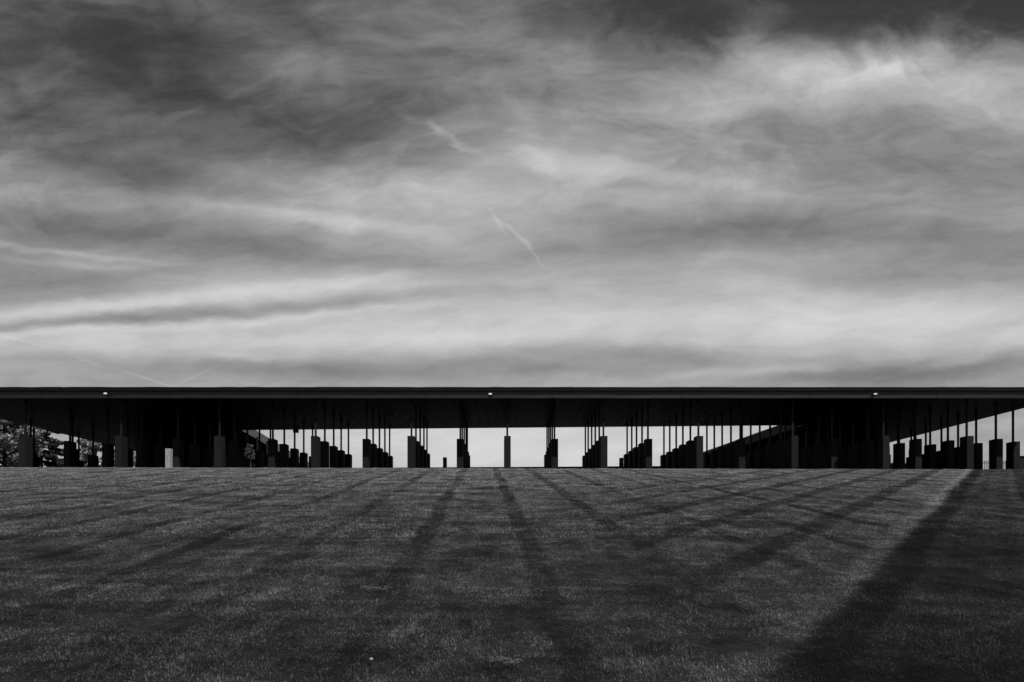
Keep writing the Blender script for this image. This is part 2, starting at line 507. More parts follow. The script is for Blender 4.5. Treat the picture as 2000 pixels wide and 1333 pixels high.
for i in range(len(js) - 1):
    a, b_ = js[i] + (1.1 if i else 0), js[i + 1] + (1.1 if i < len(js) - 2 else 0)
    n = 10
    V, Fc = [], []
    for k in range(n + 1):
        x = a + 0.004 + (b_ - a - 0.008) * k / n
        w = random.uniform(-0.012, 0.012)
        V += [(x, ZF - 0.09, SOFF + FH + 0.004), (x, ZF - 0.10, SOFF + FH + 0.20), (x, ZF - 0.07, RTOP - 0.03 + w), (x, ZF + 0.02, RTOP + w), (x, ZF + 0.30, RTOP - 0.02), (x, ZF + 0.04, SOFF + FH + 0.004)]
    for k in range(n):
        for r in range(6):
            r2 = (r + 1) % 6
            Fc.append((k * 6 + r, k * 6 + 6 + r, k * 6 + 6 + r2, k * 6 + r2))
    Fc += [tuple(range(6)), tuple(n * 6 + r for r in range(5, -1, -1))]
    me = bpy.data.meshes.new('coping_panel'); me.from_pydata(V, [], Fc); me.update()
    child('coping_panel', me, M_COPING)
for px_, wd in []:
    x = (px_ - VX) / F * ZF
    child('coping_clip', boxes('coping_clip', [(x, ZF - 0.02, RTOP + 0.004, wd, 0.16, 0.035)], 0.01), M_COPING)
# soffit boards, front to back, each its own piece
xi0, xi1 = IN[0][0], IN[1][0]
def back_edge(x):
    t = (x - xi0) / (xi1 - xi0)
    return IN[0][1] + t * (IN[1][1] - IN[0][1])
SW = 0.64
x = xi0 + 0.002
while x < xi1 - 0.1:
    xb = min(x + SW, xi1)
    zz = SOFF + random.uniform(0.0, 0.006)
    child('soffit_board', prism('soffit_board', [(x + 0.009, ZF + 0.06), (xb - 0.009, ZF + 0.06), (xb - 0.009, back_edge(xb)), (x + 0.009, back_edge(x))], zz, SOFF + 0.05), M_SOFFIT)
    x = xb
def side_boards(xo, pin_near, pin_far, sgn):
    """soffit boards of a side wing run along the wing"""
    w_total = abs(pin_near[0] - xo)
    n = int(w_total / 0.9)
    for i in range(n):
        f0, f1 = i / n, (i + 1) / n
        g = 0.009
        a0 = xo + (pin_near[0] - xo) * f0 + sgn * g; a1 = xo + (pin_near[0] - xo) * f1 - sgn * g
        b0 = xo + (pin_far[0] - xo) * f0 + sgn * g; b1 = xo + (pin_far[0] - xo) * f1 - sgn * g
        e0 = xo + (pin_near[0] - xo) * f0 + sgn * g; e1 = xo + (pin_near[0] - xo) * f1 - sgn * g
        poly = [(e0, ZF + 0.06), (e1, ZF + 0.06), (a1, pin_near[1]), (b1, pin_far[1]), (b0, pin_far[1]), (a0, pin_near[1])]
        if sgn < 0: poly = poly[::-1]
        child('soffit_board', prism('soffit_board', poly, SOFF + random.uniform(0.0, 0.006), SOFF + 0.05), M_SOFFIT)
side_boards(OL, IN[0], IN[3], 1)
side_boards(OR_, IN[1], IN[2], -1)
# courtyard fascia and outer side fascia
def strip(p, q, name, m, th=0.05, z0=SOFF, z1=RTOP, npan=6):
    p, q = Vector((p[0], p[1])), Vector((q[0], q[1]))
    d = (q - p); L = d.length; d.normalize()
    nrm = Vector((-d.y, d.x)) * th
    for i in range(npan):
        a = p + d * (L * i / npan + 0.006); b_ = p + d * (L * (i + 1) / npan - 0.006)
        child(name, prism(name, [tuple(a), tuple(b_), tuple(b_ + nrm), tuple(a + nrm)], z0, z1), m)
strip(IN[0], IN[3], 'courtyard_fascia', M_GREYP_LITFASCIA, -0.06, SOFF - 0.004, RTOP + 0.02)  # sunlit side: sunlight painted in as a paler grey
strip(IN[2], IN[1], 'courtyard_fascia', M_COPING, -0.06, SOFF - 0.004, RTOP + 0.02)  # shaded side: shade painted in as near-black metal
strip((xi0 + .1, back_edge(xi0) + .004), (xi1 - .1, back_edge(xi1) + .004), 'courtyard_fascia', M_COPING, 0.06, SOFF + 0.012, RTOP - 0.07)
strip((OL - 0.004, y0), (OL - 0.004, YB), 'side_fascia', M_COPING, 0.06, SOFF, RTOP)
strip((OR_ + 0.004, YB), (OR_ + 0.004, y0), 'side_fascia', M_COPING, 0.06, SOFF, RTOP)

# ------------------------------------------------------------------ walls under the roof: dark upright boards
def board_wall(p, q, z0, z1, label, bw=0.45, th=0.12):
    p, q = Vector((p[0], p[1])), Vector((q[0], q[1]))
    d = q - p; L = d.length
    root = empty('board_wall', (p.x, p.y, z0), math.atan2(d.y, d.x))
    tag(root, label, 'wall', 'dark board walls under the side roofs')
    link('backing', boxes('backing', [(L / 2, 0, (z1 - z0) / 2, L, 0.05, z1 - z0)]), M_BLACK, root)
    n = max(1, int(L / bw)); w = L / n
    me = boxes('board', [(0, 0, (z1 - z0) / 2, w - 0.02, th, z1 - z0 - 0.02)], 0.008)
    for i in range(n):
        o = link('board', me, M_BLACK, root)
        o.location = ((i + 0.5) * w, random.uniform(-0.008, 0.008), 0)
    return root
REC = 1.6
CW_L, CW_R = 1.6 * ZF, 1.47 * ZF
def inner_x(a, b_, y): return a[0] + (b_[0] - a[0]) * (y - a[1]) / (b_[1] - a[1])
board_wall((IN[0][0] - REC, IN[0][1] + 0.5), (IN[3][0] - REC, IN[3][1]), FLOOR, SOFF - 0.01, 'black upright-board wall along the courtyard under the left wing of the roof')
board_wall((IN[1][0] + REC, IN[1][1] + 0.5), (IN[2][0] + REC, IN[2][1]), FLOOR, SOFF - 0.01, 'black upright-board wall along the courtyard under the right wing of the roof')
board_wall((OL + 0.1, CW_L), (inner_x(IN[0], IN[3], CW_L) - REC, CW_L), FLOOR, SOFF - 0.01, 'black board wall crossing deep inside the left wing behind the steles')
board_wall((inner_x(IN[1], IN[2], CW_R) + REC, CW_R), (OR_ - 0.1, CW_R), FLOOR, SOFF - 0.01, 'black board wall crossing deep inside the right wing behind the steles')

# courtyard mound with its retaining wall along the back of the near wing
WT = 7.03
rw = empty('retaining_wall', (IN[0][0], IN[0][1], FLOOR))
tag(rw, 'low dark retaining wall on the far side of the steles, edging the courtyard', 'wall')
nseg = 14
for i in range(nseg):
    xa = xi0 + (xi1 - xi0) * i / nseg + 0.008; xb = xi0 + (xi1 - xi0) * (i + 1) / nseg - 0.008
    o = link('wall_block', prism('wall_block', [(xa, back_edge(xa) + .35), (xb, back_edge(xb) + .35), (xb, back_edge(xb) + .6), (xa, back_edge(xa) + .6)], FLOOR, WT), M_CONC, rw)
    o.location = (-IN[0][0], -IN[0][1], -FLOOR)
V = [(IN[0][0] + .2, IN[0][1] + .6, WT - .1), (IN[1][0] - .2, IN[1][1] + .6, WT - .1), (IN[2][0] - .2, IN[2][1] - .2, WT - .1), (IN[3][0] + .2, IN[3][1] - .2, WT - .1)]
tag(link('courtyard_lawn', prism('courtyard_lawn', [v_[:2] for v_ in V], FLOOR - 0.1, WT - 0.1), M_SOIL), kind='structure')

# ------------------------------------------------------------------ steles hung on rods
SH = (EYE + 203.6 / F * Z0) - FLOOR
ME_BLOCK = boxes('stele_block', [(0, 0, SH / 2, 0.39, 0.66, SH)], 0.012, 2)
ROD_L = SOFF - FLOOR - SH
ME_ROD = boxes('stele_rod', [(0, 0, SH + ROD_L / 2, 0.10, 0.10, ROD_L - 0.012)], 0.006)
ME_COLLAR = boxes('stele_collar', [(0, 0, SH + 0.014, 0.16, 0.16, 0.028)], 0.004)
ME_PLATE = boxes('stele_plate', [(0, 0, SH + ROD_L - 0.012, 0.22, 0.22, 0.02)], 0.004)
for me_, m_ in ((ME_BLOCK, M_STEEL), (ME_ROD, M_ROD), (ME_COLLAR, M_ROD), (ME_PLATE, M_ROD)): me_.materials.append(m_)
ORD = ['front', 'second', 'third', 'fourth', 'fifth', 'sixth', 'seventh', 'eighth', 'ninth', 'tenth', 'eleventh', 'twelfth', 'thirteenth']
def stele(x, y, label, group='rust-steel steles in rows under the roof'):
    r = empty('hanging_stele', (x, y, FLOOR))
    tag(r, label, 'stele', group)
    link('block', ME_BLOCK, None, r)
    rod = link('rod', ME_ROD, None, r)
    link('collar', ME_COLLAR, None, rod)
    link('ceiling_plate', ME_PLATE, None, rod)
    return r
def sdepth(px_):
    if px_ > 1364: return 0.0428
    return 0.0475 - 1.12e-5 * (px_ - 991)
rows = []
for px_ in (991, 803.7, 616.6, 429, 237, 1178.5, 1364, 1548, 1725, 1888): rows.append((px_, 1.0))
for px_ in (899, 716.4, 533, 348, 1083, 1265.5, 1446, 1625, 1788, 1945): rows.append((px_, 1.028))
rows.append((211, 1.071))
full = []
for px_, q in rows:
    full.append(((px_ - VX) / F * q * Z0, q, px_))
left = sorted([r for r in full if r[2] < 980], key=lambda r: -r[0])
right = sorted([r for r in full if r[2] > 1000], key=lambda r: r[0])
mid = [r for r in full if 980 < r[2] < 1000][0]
NUM = ['first', 'second', 'third', 'fourth', 'fifth', 'sixth', 'seventh', 'eighth', 'ninth', 'tenth', 'eleventh', 'twelfth']
def build_row(r, where):
    X, q, px_ = r
    cnt = 6
    if px_ in (237, 348, 429): cnt = 8
    if px_ > 1600: cnt = 9
    if px_ in (1548,): cnt = 7
    if px_ == 211: cnt = 5
    s = sdepth(px_)
    for i in range(cnt):
        yy = (q + s * i) * Z0
        if xi0 < X < xi1 and yy > back_edge(X) - 0.12: break
        jit = random.uniform(-0.015, 0.015) if i else 0
        look = 'Front dark steel stele, nearest the lawn,' if i == 0 else ('Dark steel stele, %s from the lawn,' % ORD[i])
        stele(X + jit, yy, look[0].lower() + look[1:] + ' ' + where)
build_row(mid, 'in the lone middle row against the sky')
for i, r in enumerate(left): build_row(r, 'in the %s row left of the middle row' % NUM[i])
for i, r in enumerate(right): build_row(r, 'in the %s row right of the middle row' % NUM[i])
for px_, q, lb in [(50, 1.0, 'leftmost dark steel stele in front of the bright leafy tree at the picture edge'),
                   (137, 1.0488, 'dark steel stele between the dense conifer and the leafy tree beside it'),
                   (142, 1.13, 'dark steel stele close behind the one right of the conifer'),
                   (154, 1.30, 'small far stele on a thin rod left of the second leafy tree'),
                   (182, 1.22, 'short-looking far stele standing before the second leafy tree'),
                   (60, 1.17, 'dark stele on a thin rod just behind the leftmost stele'),
                   (66, 1.24, 'farthest of the three steles at the left picture edge'),
                   (1978.5, 1.055, 'rightmost dark steel stele next to the board fence')]:
    stele((px_ - VX) / F * q * Z0, q * Z0, lb)

# ------------------------------------------------------------------ floodlights on the fascia
def floodlight(px_, py_, label, turn):
    x = (px_ - VX) / F * (ZF - 0.25)
    z = EYE + (HY - py_) / F * (ZF - 0.25)
    r = empty('floodlight', (x, ZF, z), 0)
    tag(r, label, 'floodlight', 'floodlights along the roof edge')
    link('bracket', boxes('bracket', [(0, -0.10, 0.02, 0.05, 0.20, 0.05), (0, -0.012, 0.02, 0.14, 0.02, 0.14)], 0.004), M_LAMP, r)
    h = link('housing', boxes('housing', [(0, 0, 0, 0.24, 0.14, 0.15), (0, 0, 0.085, 0.26, 0.2, 0.02)], 0.01), M_LAMP, r)
    h.location = (0, -0.27, 0.0); h.rotation_euler = (math.radians(-14), 0, turn)
    link('lens', boxes('lens', [(0.0, -0.076, -0.005, 0.17, 0.012, 0.10)], 0.003), M_WHITE, h)  # sun glint on the lens painted as a white face
    return r
floodlight(207, 770, 'small floodlight on the roof edge at the left, above the leftmost steles', 0.15)
floodlight(957.5, 771, 'small floodlight on the roof edge just left of the middle stele', 0.05)
floodlight(1709, 771, 'small floodlight on the roof edge at the right with a slanting shadow', -0.3)
def downlight(px_, py_, label):
    Y = (SOFF - EYE) * F / (HY - py_)
    r = empty('downlight', ((px_ - VX) / F * Y, Y, SOFF))
    tag(r, label, 'downlight', 'downlights in the soffit')
    vs, fs = tube([(0, 0, 0.02), (0, 0, -0.05)], [0.09, 0.09], 14)
    me = bpy.data.meshes.new('trim'); me.from_pydata([tuple(v_) for v_ in vs], [], fs); me.update()
    link('trim', me, M_LAMP, r)
    vs, fs = tube([(0, 0, -0.048), (0, 0, -0.056)], [0.05, 0.045], 12)
    me = bpy.data.meshes.new('lens'); me.from_pydata([tuple(v_) for v_ in vs], [], fs); me.update()
    link('lens', me, M_GREYP_LITFASCIA, r)
downlight(767, 809, 'round downlight in the ceiling left of the middle stele')
downlight(1377, 804, 'round downlight in the ceiling right of the middle stele')
downlight(1804, 798, 'round downlight in the ceiling near the right picture edge')
Y = back_edge(-14) - 0.6
sp = empty('loudspeaker', ((578 - VX) / F * Y, Y, SOFF))
tag(sp, 'small black box speaker hanging from the ceiling edge among the left steles', 'loudspeaker')
link('cabinet', boxes('cabinet', [(0, 0, -0.20, 0.36, 0.25, 0.26)], 0.01), M_LAMP, sp)
link('bracket', boxes('bracket', [(0, 0, -0.04, 0.06, 0.06, 0.08)]), M_LAMP, sp)

# ------------------------------------------------------------------ timber posts
def post(px_, wpx, top, Y, m, label, cat='post', split=False):
    x = (px_ - VX) / F * Y
    w = wpx / F * Y
    zb = float(ground(x, Y)) if Y < 38.9 else FLOOR
    h = EYE + (HY - top) / F * Y - zb
    bm = bmesh.new()
    rings = 9
    n = 4
    pts = []
    prof = [(-.5, -.5), (-.14, -.5), (-.10, -.44), (-.06, -.5), (.2, -.5), (.24, -.46), (.28, -.5), (.5, -.5), (.5, .5), (-.5, .5)]
    for r in range(rings + 1):
        z = h * r / rings
        row = []
        for (a, c) in prof:
            row.append(bm.verts.new((a * w + random.uniform(-.006, .006), c * w + random.uniform(-.006, .006), z + (random.uniform(-.012, .012) if r == rings else 0))))
        pts.append(row)
    k = len(prof)
    for r in range(rings):
        for i in range(k):
            bm.faces.new((pts[r][i], pts[r][(i + 1) % k], pts[r + 1][(i + 1) % k], pts[r + 1][i]))
    bm.faces.new(pts[-1]); bm.faces.new(pts[0][::-1])
    me = bpy.data.meshes.new('timber_post'); bm.to_mesh(me); bm.free()
    o = link('timber_post', me, m)
    o.location = (x, Y, zb)
    tag(o, label, cat, 'timber posts at the lawn edge')
    return o
post(330, 9.5, 877, 38.45, M_POST, 'pale weathered square timber post catching the sun at the lawn edge')
post(869, 7.2, 894, 43.2, M_POSTD, 'short timber post with shade in its colour against the sky left of the middle stele')  # roof shade put into the dark timber colour
post(1213.5, 7.2, 895, 43.4, M_POSTD, 'short timber post with shade in its colour against the sky right of the middle stele')  # dark colour stands in for roof shade here too

# ------------------------------------------------------------------ trees
def leaf_cloud(name, centers, radii, n, size, m, parent, flat=1.0, droop=0.0, seed=1):
    g = np.random.default_rng(seed)
    c = np.array(centers); r = np.array(radii)
    k = g.choice(len(c), n, p=(r ** 2) / np.sum(r ** 2))
    d = g.normal(size=(n, 3)); d /= np.linalg.norm(d, axis=1)[:, None]
    rr = r[k] * (g.random(n) ** 0.38)
    p = c[k] + d * rr[:, None] * np.array([1, 1, flat])
    nrm = d * 0.5 + g.normal(size=(n, 3)) * 0.75 + np.array([0, 0, 0.35])
    nrm /= np.linalg.norm(nrm, axis=1)[:, None]
    t = np.cross(nrm, g.normal(size=(n, 3))); t /= np.linalg.norm(t, axis=1)[:, None]
    t[:, 2] -= droop; t /= np.linalg.norm(t, axis=1)[:, None]
    b_ = np.cross(nrm, t)
    s = size * (0.6 + 0.8 * g.random(n))[:, None]
    v0 = p - t * s * 0.6; v1 = p + b_ * s * 0.32 + nrm * s * 0.06; v2 = p + t * s * 0.6; v3 = p - b_ * s * 0.32 + nrm * s * 0.06
    V = np.stack([v0, v1, v2, v3], 1).reshape(-1, 3)
    i = np.arange(n * 4).reshape(n, 4)
    me = bpy.data.meshes.new(name)
    me.from_pydata(V.tolist(), [], i.tolist()); me.update()
    return link(name, me, m, parent)
def broad_tree(x, y, h, rad, label, leaves, size, m=None, seed=1, zb=None, lowest=0.15, name='leafy_tree', group='trees beyond the left wing'):
    g = random.Random(seed)
    zb = float(ground(x, y)) if zb is None else zb
    r = empty(name, (x, y, zb))
    tag(r, label, 'tree', group)
    br, cs, rs = [], [], []
    br.append(([(0, 0, -0.2), (0.05, 0.03, h * .3), (-.05, 0.05, h * .62), (0.02, 0, h * .9)], [h * .028, h * .022, h * .012, h * .004]))
    for i in range(26):
        f = lowest + (0.97 - lowest) * (i + .5) / 26
        a = i * 2.4 + g.uniform(-.4, .4)
        R = rad * (math.sin(math.pi * min(1, (0.12 + 0.86 * f))) ** 0.6) * g.uniform(.6, 1.0)
        e = (math.cos(a) * R, math.sin(a) * R, h * f + R * .22)
        s0 = (0, 0, max(h * .12, h * f - R * .35))
        br.append(([s0, tuple((s0[j] + e[j]) / 2 + (0, 0, .12)[j] for j in range(3)), e], [h * .009, h * .006, h * .002]))
        cs.append(e); rs.append(rad * g.uniform(.20, .34))
        cs.append(tuple(e[j] * .6 + (0, 0, h * f * .4)[j] for j in range(3))); rs.append(rad * g.uniform(.2, .3))
        cs.append((e[0] + rad * g.uniform(-.18, .18), e[1] + rad * g.uniform(-.18, .18), e[2] + rad * g.uniform(-.1, .18))); rs.append(rad * g.uniform(.10, .16))
    link('trunk', tubes('trunk', br), M_BARK, r)
    leaf_cloud('crown', cs, rs, leaves, size, m or M_LEAF, r, 0.85, 0, seed)
    return r
def conifer(x, y, h, rad, label, seed=3):
    g = random.Random(seed)
    zb = float(ground(x, y))
    r = empty('conifer_tree', (x, y, zb))
    tag(r, label, 'tree', 'trees beyond the left wing')
    br = [([(0, 0, -.2), (.03, 0, h * .5), (0, 0, h * .98)], [h * .03, h * .018, h * .004])]
    cs, rs = [], []
    for i in range(60):
        f = 0.04 + 0.94 * (i + .5) / 60
        a = i * 2.4 + g.uniform(-.5, .5)
        R = rad * (1.02 - f) ** 0.5 * g.uniform(.75, 1.1)
        e = (math.cos(a) * R, math.sin(a) * R, h * f - R * .12)
        br.append(([(0, 0, h * f), (e[0] * .5, e[1] * .5, h * f + R * .02), e], [h * .007, h * .005, h * .002]))
        for q in (.35, .6, .82, 1.0):
            cs.append((e[0] * q, e[1] * q, h * f - R * .12 * q * q)); rs.append(0.24 + 0.10 * rad * q * g.uniform(.6, 1.1) * (1.1 - f * .5))
    link('trunk', tubes('trunk', br), M_BARK, r)
    leaf_cloud('crown', cs, rs, 34000, 0.24, M_NEEDLE, r, 0.42, 0.35, seed)
    return r
def at(px_, Y): return (px_ - VX) / F * Y
broad_tree(at(8, 62), 62, 9.0, 3.0, 'tall broadleaf tree with bright glossy leaves at the left picture edge', 12000, 0.30, seed=5)
broad_tree(at(-75, 66), 66, 9.6, 3.4, 'broadleaf tree cut by the left picture edge', 5000, 0.30, seed=15)
conifer(at(80, 70), 70, 8.9, 3.7, 'dense dark conifer seen under the left roof', 3)
broad_tree(at(188, 74), 74, 7.9, 2.3, 'lower broadleaf tree with speckled leaves right of the conifer', 9000, 0.28, seed=8)
broad_tree(at(248, 78), 78, 6.3, 2.5, 'small bright-leaved tree just right of a lit stele on the left', 6500, 0.27, seed=9)
broad_tree(at(140, 82), 82, 3.4, 2.0, 'low tree far behind, filling between the conifer and its neighbour', 6000, 0.30, seed=19)
bx, by = at(488, 40.3), 40.3
broad_tree(bx, by, 1.66, 0.30, 'small sunlit round-crowned shrub in the dark gap among the left steles', 1500, 0.075, M_BUSH, 21, FLOOR, 0.48, 'clipped_shrub', 'plants under the roof')

# ------------------------------------------------------------------ buildings at the far left
def dark_house():
    Y = 88.0
    x1 = at(13.5, Y); x0 = x1 - 9.0
    zb = float(ground(x0, Y)) - .1
    top = EYE + (HY - 853) / F * Y
    r = empty('dark_house', (x0, Y, zb))
    tag(r, 'dark sided house with a bright slatted window at the far left edge', 'house')
    h = top - zb
    link('wall', boxes('wall', [(4.5, 3, h / 2, 9, 6, h)]), M_SIDING, r)
    n = 24
    me_b = boxes('siding_board', [(4.5, -.03, 0, 9.0, .04, h / n - .02)])
    for i in range(n):
        o = link('siding_board', me_b, M_SIDING, r); o.location = (0, 0, (i + .5) * h / n)
    me = bpy.data.meshes.new('roof')
    V = [(-.4, -.5, h), (9.4, -.5, h), (9.4, 3, h + 1.7), (-.4, 3, h + 1.7), (-.4, 6.5, h), (9.4, 6.5, h)]
    me.from_pydata(V, [], [(0, 1, 2, 3), (3, 2, 5, 4), (0, 3, 4), (1, 5, 2), (0, 4, 5, 1)]); me.update()
    link('roof', me, M_SIDING, r)
    w = link('window', boxes('window', [(0, -.08, 0, .8, .06, 1.5)]), M_LAMP, r)
    w.location = (9.0 - .55, 0, EYE + (HY - 868) / F * Y - zb)
    me_s = boxes('slat', [(0, -.14, 0, .5, .02, .12)])
    me_s.materials.append(M_WHITE)
    for i in range(4):
        o = link('slat', me_s, None, w); o.location = (-.02 + .04 * (i - 2), 0, .02 - .19 * (i - 1)); o.rotation_euler = (-.5, .06, 0)
dark_house()
def low_shed():
    Y = 80.0
    x1 = at(14, Y); x0 = x1 - 3.2
    zb = float(ground(x0, Y))
    r = empty('low_shed', (x0, Y, zb))
    tag(r, 'low grey-roofed shed with a pale eave strip at the far left edge', 'shed')
    top = EYE + (HY - 908) / F * Y - zb
    link('wall', boxes('wall', [(1.6, 1.2, top / 2, 3.0, 2.4, top)]), M_GREYP_LITFASCIA, r)
    me = bpy.data.meshes.new('roof')
    V = [(-.1, -.3, top), (3.3, -.3, top), (2.2, 1.2, top + .75), (.9, 1.2, top + .75), (-.1, 2.7, top), (3.3, 2.7, top)]
    me.from_pydata(V, [], [(0, 1, 2, 3), (3, 2, 5, 4), (0, 3, 4), (1, 5, 2), (0, 4, 5, 1)]); me.update()
    link('roof', me, M_GREYP_LITFASCIA, r)
    link('gutter', boxes('gutter', [(1.6, -.36, top - .05, 3.4, .1, .12)], .01), M_WHITE, r)
low_shed()

# ------------------------------------------------------------------ fences at the right
def picket_fence():
    Y = 52.0
    x0, x1 = 33.2, 41.0
    zb = float(ground(36, Y)); top = EYE + (HY - 900) / F * Y
    r = empty('picket_fence', (x0, Y, zb))
    tag(r, 'thin metal picket fence beyond the right wing, seen between steles', 'fence')
    h = top - zb
    for z in (h - .18, .25): link('rail', boxes('rail', [((x1 - x0) / 2, 0, z, x1 - x0, .03, .04)]), M_LAMP, r)
    me = boxes('picket', [(0, 0, h / 2, .03, .03, h)]); me.materials.append(M_LAMP)
    n = int((x1 - x0) / .135)
    for i in range(n + 1):
        o = link('picket', me, None, r); o.location = (i * .135, -.03, 0)
    mp_ = boxes('fence_post', [(0, 0, (h + .1) / 2, .08, .08, h + .1)]); mp_.materials.append(M_LAMP)
    for i in range(4):
        o = link('fence_post', mp_, None, r); o.location = ((x1 - x0) * i / 3, .06, 0)
picket_fence()
def board_fence():
    Y = 49.0
    x0, x1 = at(1987, Y), at(1987, Y) + 7
    zb = float(ground(40, Y)); top = EYE + (HY - 892.5) / F * Y
    r = empty('board_fence', (x0, Y, zb), -0.10)
    tag(r, 'dark close-boarded timber fence at the right picture edge', 'fence')
    h = top - zb
    me = boxes('board', [(0, 0, h / 2, .135, .03, h)], .003); me.materials.append(M_POSTD)
    for i in range(48):
        o = link('board', me, None, r); o.location = (.07 + i * .145, random.uniform(-.006, .006), random.uniform(-.02, .02))
    link('cap_rail', boxes('cap_rail', [(3.5, 0, h + .03, 7.1, .14, .04)]), M_POSTD, r)
    mp_ = boxes('fence_post', [(0, 0, (h + .12) / 2, .12, .12, h + .12)], .006); mp_.materials.append(M_POSTD)
    for i in range(4):
        o = link('fence_post', mp_, None, r); o.location = (i * 2.33, .09, 0)
board_fence()
def low_screen():
    Y = 57.0
    x0, x1 = at(1728, Y), at(1797, Y)
    zb = float(ground(33, Y)); top = EYE + (HY - 905) / F * Y
    r = empty('board_screen', (x0, Y, zb))
    tag(r, 'low black board screen closing the gaps between steles at the right wing', 'screen')
    h = top - zb
    n = int((x1 - x0) / .2)
    me = boxes('board', [(0, 0, h / 2, .185, .03, h)], .003); me.materials.append(M_BLACK)
    for i in range(n):
        o = link('board', me, None, r); o.location = (.1 + i * .2, random.uniform(-.006, .006), random.uniform(-.02, .02))
    link('rail', boxes('rail', [((x1 - x0) / 2, .05, h * .8, x1 - x0, .05, .1)]), M_BLACK, r)
low_screen()

# ------------------------------------------------------------------ lawn grass: blades in instanced turf patches
PS = 0.6
def patch_mesh(name, n, hmin, hmax, wid, seed):
    g = np.random.default_rng(seed)
    p = (g.random((n, 2)) - .5) * PS * 1.15
    h = hmin + (hmax - hmin) * g.random(n) ** 1.6
    a = g.random(n) * 2 * math.pi
    lean = h * (0.25 + 1.15 * g.random(n))
    # a shared comb in loose clumps
    cl = np.sin(p[:, 0] * 17 + seed) + np.cos(p[:, 1] * 13 + seed * 2)
    a = a * 0.8 + cl * 1.0
    dx_, dy_ = np.cos(a), np.sin(a)
    sx, sy = -dy_, dx_
    w = wid * (0.6 + 0.8 * g.random(n))
    z = np.zeros(n)
    base = np.stack([p[:, 0], p[:, 1], z - .01], 1)
    side = np.stack([sx * w / 2, sy * w / 2, z], 1)
    mid_ = base + np.stack([dx_ * lean * .35, dy_ * lean * .35, h * .62], 1)
    tip = base + np.stack([dx_ * lean, dy_ * lean, h], 1)
    V = np.stack([base - side, base + side, mid_ + side * .8, mid_ - side * .8, tip], 1).reshape(-1, 3)
    i0 = np.arange(n) * 5
    f4 = np.stack([i0, i0 + 1, i0 + 2, i0 + 3], 1).tolist()
    f3 = np.stack([i0 + 3, i0 + 2, i0 + 4], 1).tolist()
    me = bpy.data.meshes.new(name)
    me.from_pydata(V.tolist(), [], f4 + f3); me.update()
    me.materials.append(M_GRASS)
    return bpy.data.objects.new(name, me)
lods = [[patch_mesh('turf_patch', 3000, .008, .036, .0038, 100 + k) for k in range(5)],
        [patch_mesh('turf_patch', 1000, .014, .042, .0090, 200 + k) for k in range(4)],
        [patch_mesh('turf_patch', 450, .018, .050, .018, 300 + k) for k in range(4)]]
bands = [(2.6, 11.0), (11.0, 21.0), (21.0, 38.7)]
lawn_pts = []
for b_i, (ya, yb) in enumerate(bands):
    pts = []
    y = ya + PS / 2
    while y < yb:
        half_l = (VX + 90) / F * y + 1.2
        half_r = (2000 - VX + 90) / F * y + 1.2
        for x in np.arange(-half_l, half_r, PS):
            pts.append((x + random.uniform(-.06, .06), y + random.uniform(-.06, .06)))
        y += PS * 0.98
    lawn_pts.append(np.array(pts))
slope = math.atan(0.1503)
def gn_lawn(objs, pts, name_grp):
    ng = bpy.data.node_groups.new(name_grp, 'GeometryNodeTree')
    ng.interface.new_socket('Geometry', in_out='INPUT', socket_type='NodeSocketGeometry')
    ng.interface.new_socket('Geometry', in_out='OUTPUT', socket_type='NodeSocketGeometry')
    gi = ng.nodes.new('NodeGroupInput'); go = ng.nodes.new('NodeGroupOutput')
    return ng, gi, go
V, ATTR_R, ATTR_K, ATTR_S = [], [], [], []
kbase = 0
for b_i, pts in enumerate(lawn_pts):
    zz = ground(pts[:, 0], pts[:, 1])
    e = 0.3
    gy = (ground(pts[:, 0], pts[:, 1] + e) - ground(pts[:, 0], pts[:, 1] - e)) / (2 * e)
    gx = (ground(pts[:, 0] + e, pts[:, 1]) - ground(pts[:, 0] - e, pts[:, 1])) / (2 * e)
    for j in range(len(pts)):
        V.append((pts[j, 0], pts[j, 1], zz[j] - 0.004))
        q = Vector((-gx[j], -gy[j], 1)).normalized().to_track_quat('Z', 'Y')
        from mathutils import Quaternion
        spin = Quaternion((0, 0, 1), random.choice((0, 1, 2, 3)) * math.pi / 2 + random.uniform(-.35, .35))
        ATTR_R.append((q @ spin).to_euler())
        ATTR_K.append(kbase + random.randrange(len(lods[b_i])))
        hx, hy = pts[j]
        tuft = math.sin(hx * 2.1 + 1.7 * math.sin(hy * 1.3)) * math.sin(hy * 2.7 + 1.1 * math.sin(hx * 1.9))
        ATTR_S.append(0.85 + 0.3 * tuft + random.uniform(-.28, .38))
    kbase += len(lods[b_i])
me = bpy.data.meshes.new('lawn_grass')
me.from_pydata(V, [], [])
at_r = me.attributes.new('rot', 'FLOAT_VECTOR', 'POINT'); at_r.data.foreach_set('vector', np.array(ATTR_R, float).ravel())
at_k = me.attributes.new('pick', 'INT', 'POINT'); at_k.data.foreach_set('value', np.array(ATTR_K, dtype=np.int32))
at_s = me.attributes.new('hscale', 'FLOAT', 'POINT'); at_s.data.foreach_set('value', np.array(ATTR_S, float))
me.update()
lawn = link('lawn_grass', me)
tag(lawn, 'short mown lawn grass with mowing stripes painted light and dark', 'grass', kind='stuff')
src = bpy.data.collections.new('turf_sources')      # not linked to the scene: only instanced
k = 0
for lod in lods:
    for o in lod:
        o.name = 'turf_patch_%02d' % k; src.objects.link(o); k += 1
ng, gi, go = gn_lawn(None, None, 'lawn_grass_nodes')
ci = ng.nodes.new('GeometryNodeCollectionInfo')
ci.inputs['Collection'].default_value = src
ci.inputs['Separate Children'].default_value = True
ci.inputs['Reset Children'].default_value = True
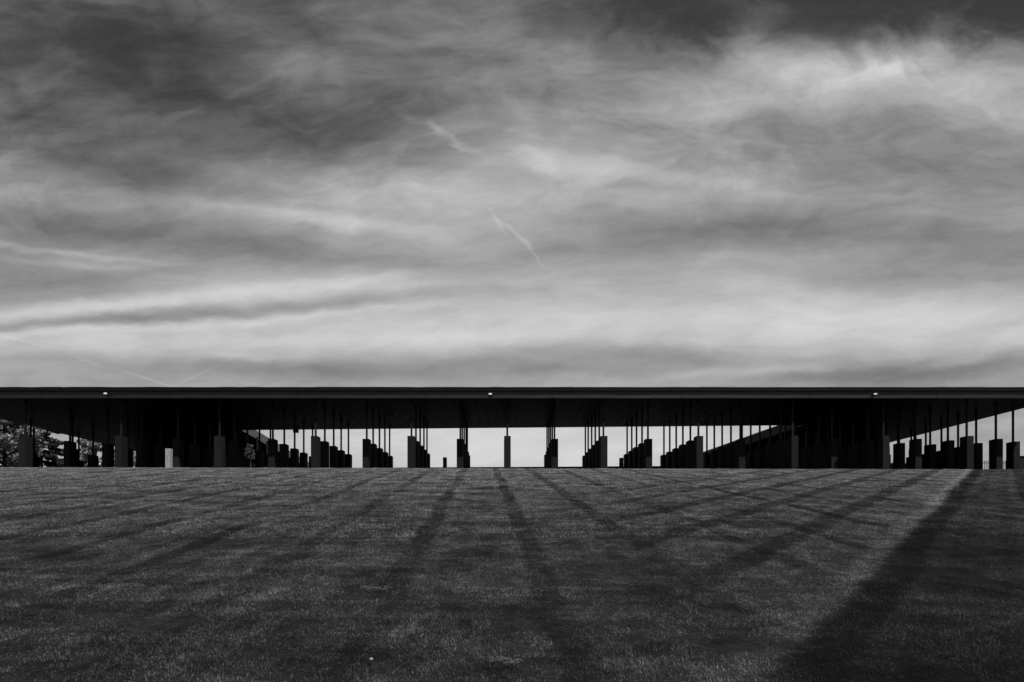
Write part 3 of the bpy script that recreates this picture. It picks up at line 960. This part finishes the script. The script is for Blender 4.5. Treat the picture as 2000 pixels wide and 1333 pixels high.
iop = ng.nodes.new('GeometryNodeInstanceOnPoints')
iop.inputs['Pick Instance'].default_value = True
def named(nm, dt):
    nd = ng.nodes.new('GeometryNodeInputNamedAttribute'); nd.data_type = dt; nd.inputs['Name'].default_value = nm
    return nd.outputs['Attribute']
e2r = ng.nodes.new('FunctionNodeEulerToRotation')
ng.links.new(named('rot', 'FLOAT_VECTOR'), e2r.inputs[0])
ng.links.new(gi.outputs[0], iop.inputs['Points'])
ng.links.new(ci.outputs[0], iop.inputs['Instance'])
ng.links.new(named('pick', 'INT'), iop.inputs['Instance Index'])
ng.links.new(e2r.outputs[0], iop.inputs['Rotation'])
cx = ng.nodes.new('ShaderNodeCombineXYZ'); cx.inputs[0].default_value = 1; cx.inputs[1].default_value = 1
ng.links.new(named('hscale', 'FLOAT'), cx.inputs[2])
ng.links.new(cx.outputs[0], iop.inputs['Scale'])
ng.links.new(iop.outputs[0], go.inputs[0])
md = lawn.modifiers.new('grass', 'NODES'); md.node_group = ng

# ------------------------------------------------------------------ small things on the lawn
def lawn_point(px_, py_):
    lo, hi = 2.0, 38.0
    v_ = (HY - py_) / F
    for _ in range(50):
        mi = (lo + hi) / 2
        x_ = (px_ - VX) / F * mi
        if (float(ground(x_, mi)) - EYE) / mi < v_: lo = mi
        else: hi = mi
    return (px_ - VX) / F * lo, lo, float(ground((px_ - VX) / F * lo, lo))
def thatch(px_, py_, length, ang, label, seed):
    g = random.Random(seed)
    x, y, z = lawn_point(px_, py_)
    lst = []
    for i in range(34):
        t = g.uniform(-.5, .5) * length
        a = ang + g.gauss(0, .45)
        c = Vector((t * math.cos(ang) + g.gauss(0, .015), t * math.sin(ang) + g.gauss(0, .02), .045 + g.uniform(-.015, .02)))
        L = g.uniform(.03, .08)
        d = Vector((math.cos(a), math.sin(a), g.uniform(-.15, .3))) * L
        lst.append(([c - d * .5, c + Vector((0, 0, .008)), c + d * .5], [.0028, .0024, .001]))
    o = link('dead_grass_clump', tubes('dead_grass_clump', lst, 4), M_STRAW)
    o.location = (x, y, z)
    tag(o, label, 'grass clump', 'dry clumps on the lawn')
thatch(737, 1158, .32, 0.0, 'dry pale grass clump lying in a dark mowing stripe left of centre', 1)
thatch(990, 1304, .20, -0.5, 'dry pale grass clump at the bottom centre of the lawn', 2)
x, y, z = lawn_point(725, 1299)
bm = bmesh.new(); bmesh.ops.create_icosphere(bm, subdivisions=2, radius=.016)
for v_ in bm.verts: v_.co *= random.uniform(.8, 1.15); v_.co.z *= .7
me = bpy.data.meshes.new('pebble'); bm.to_mesh(me); bm.free()
o = link('pebble', me, M_STONE); o.location = (x, y, z + .04)
tag(o, 'tiny pale pebble lying in the foreground grass', 'pebble')
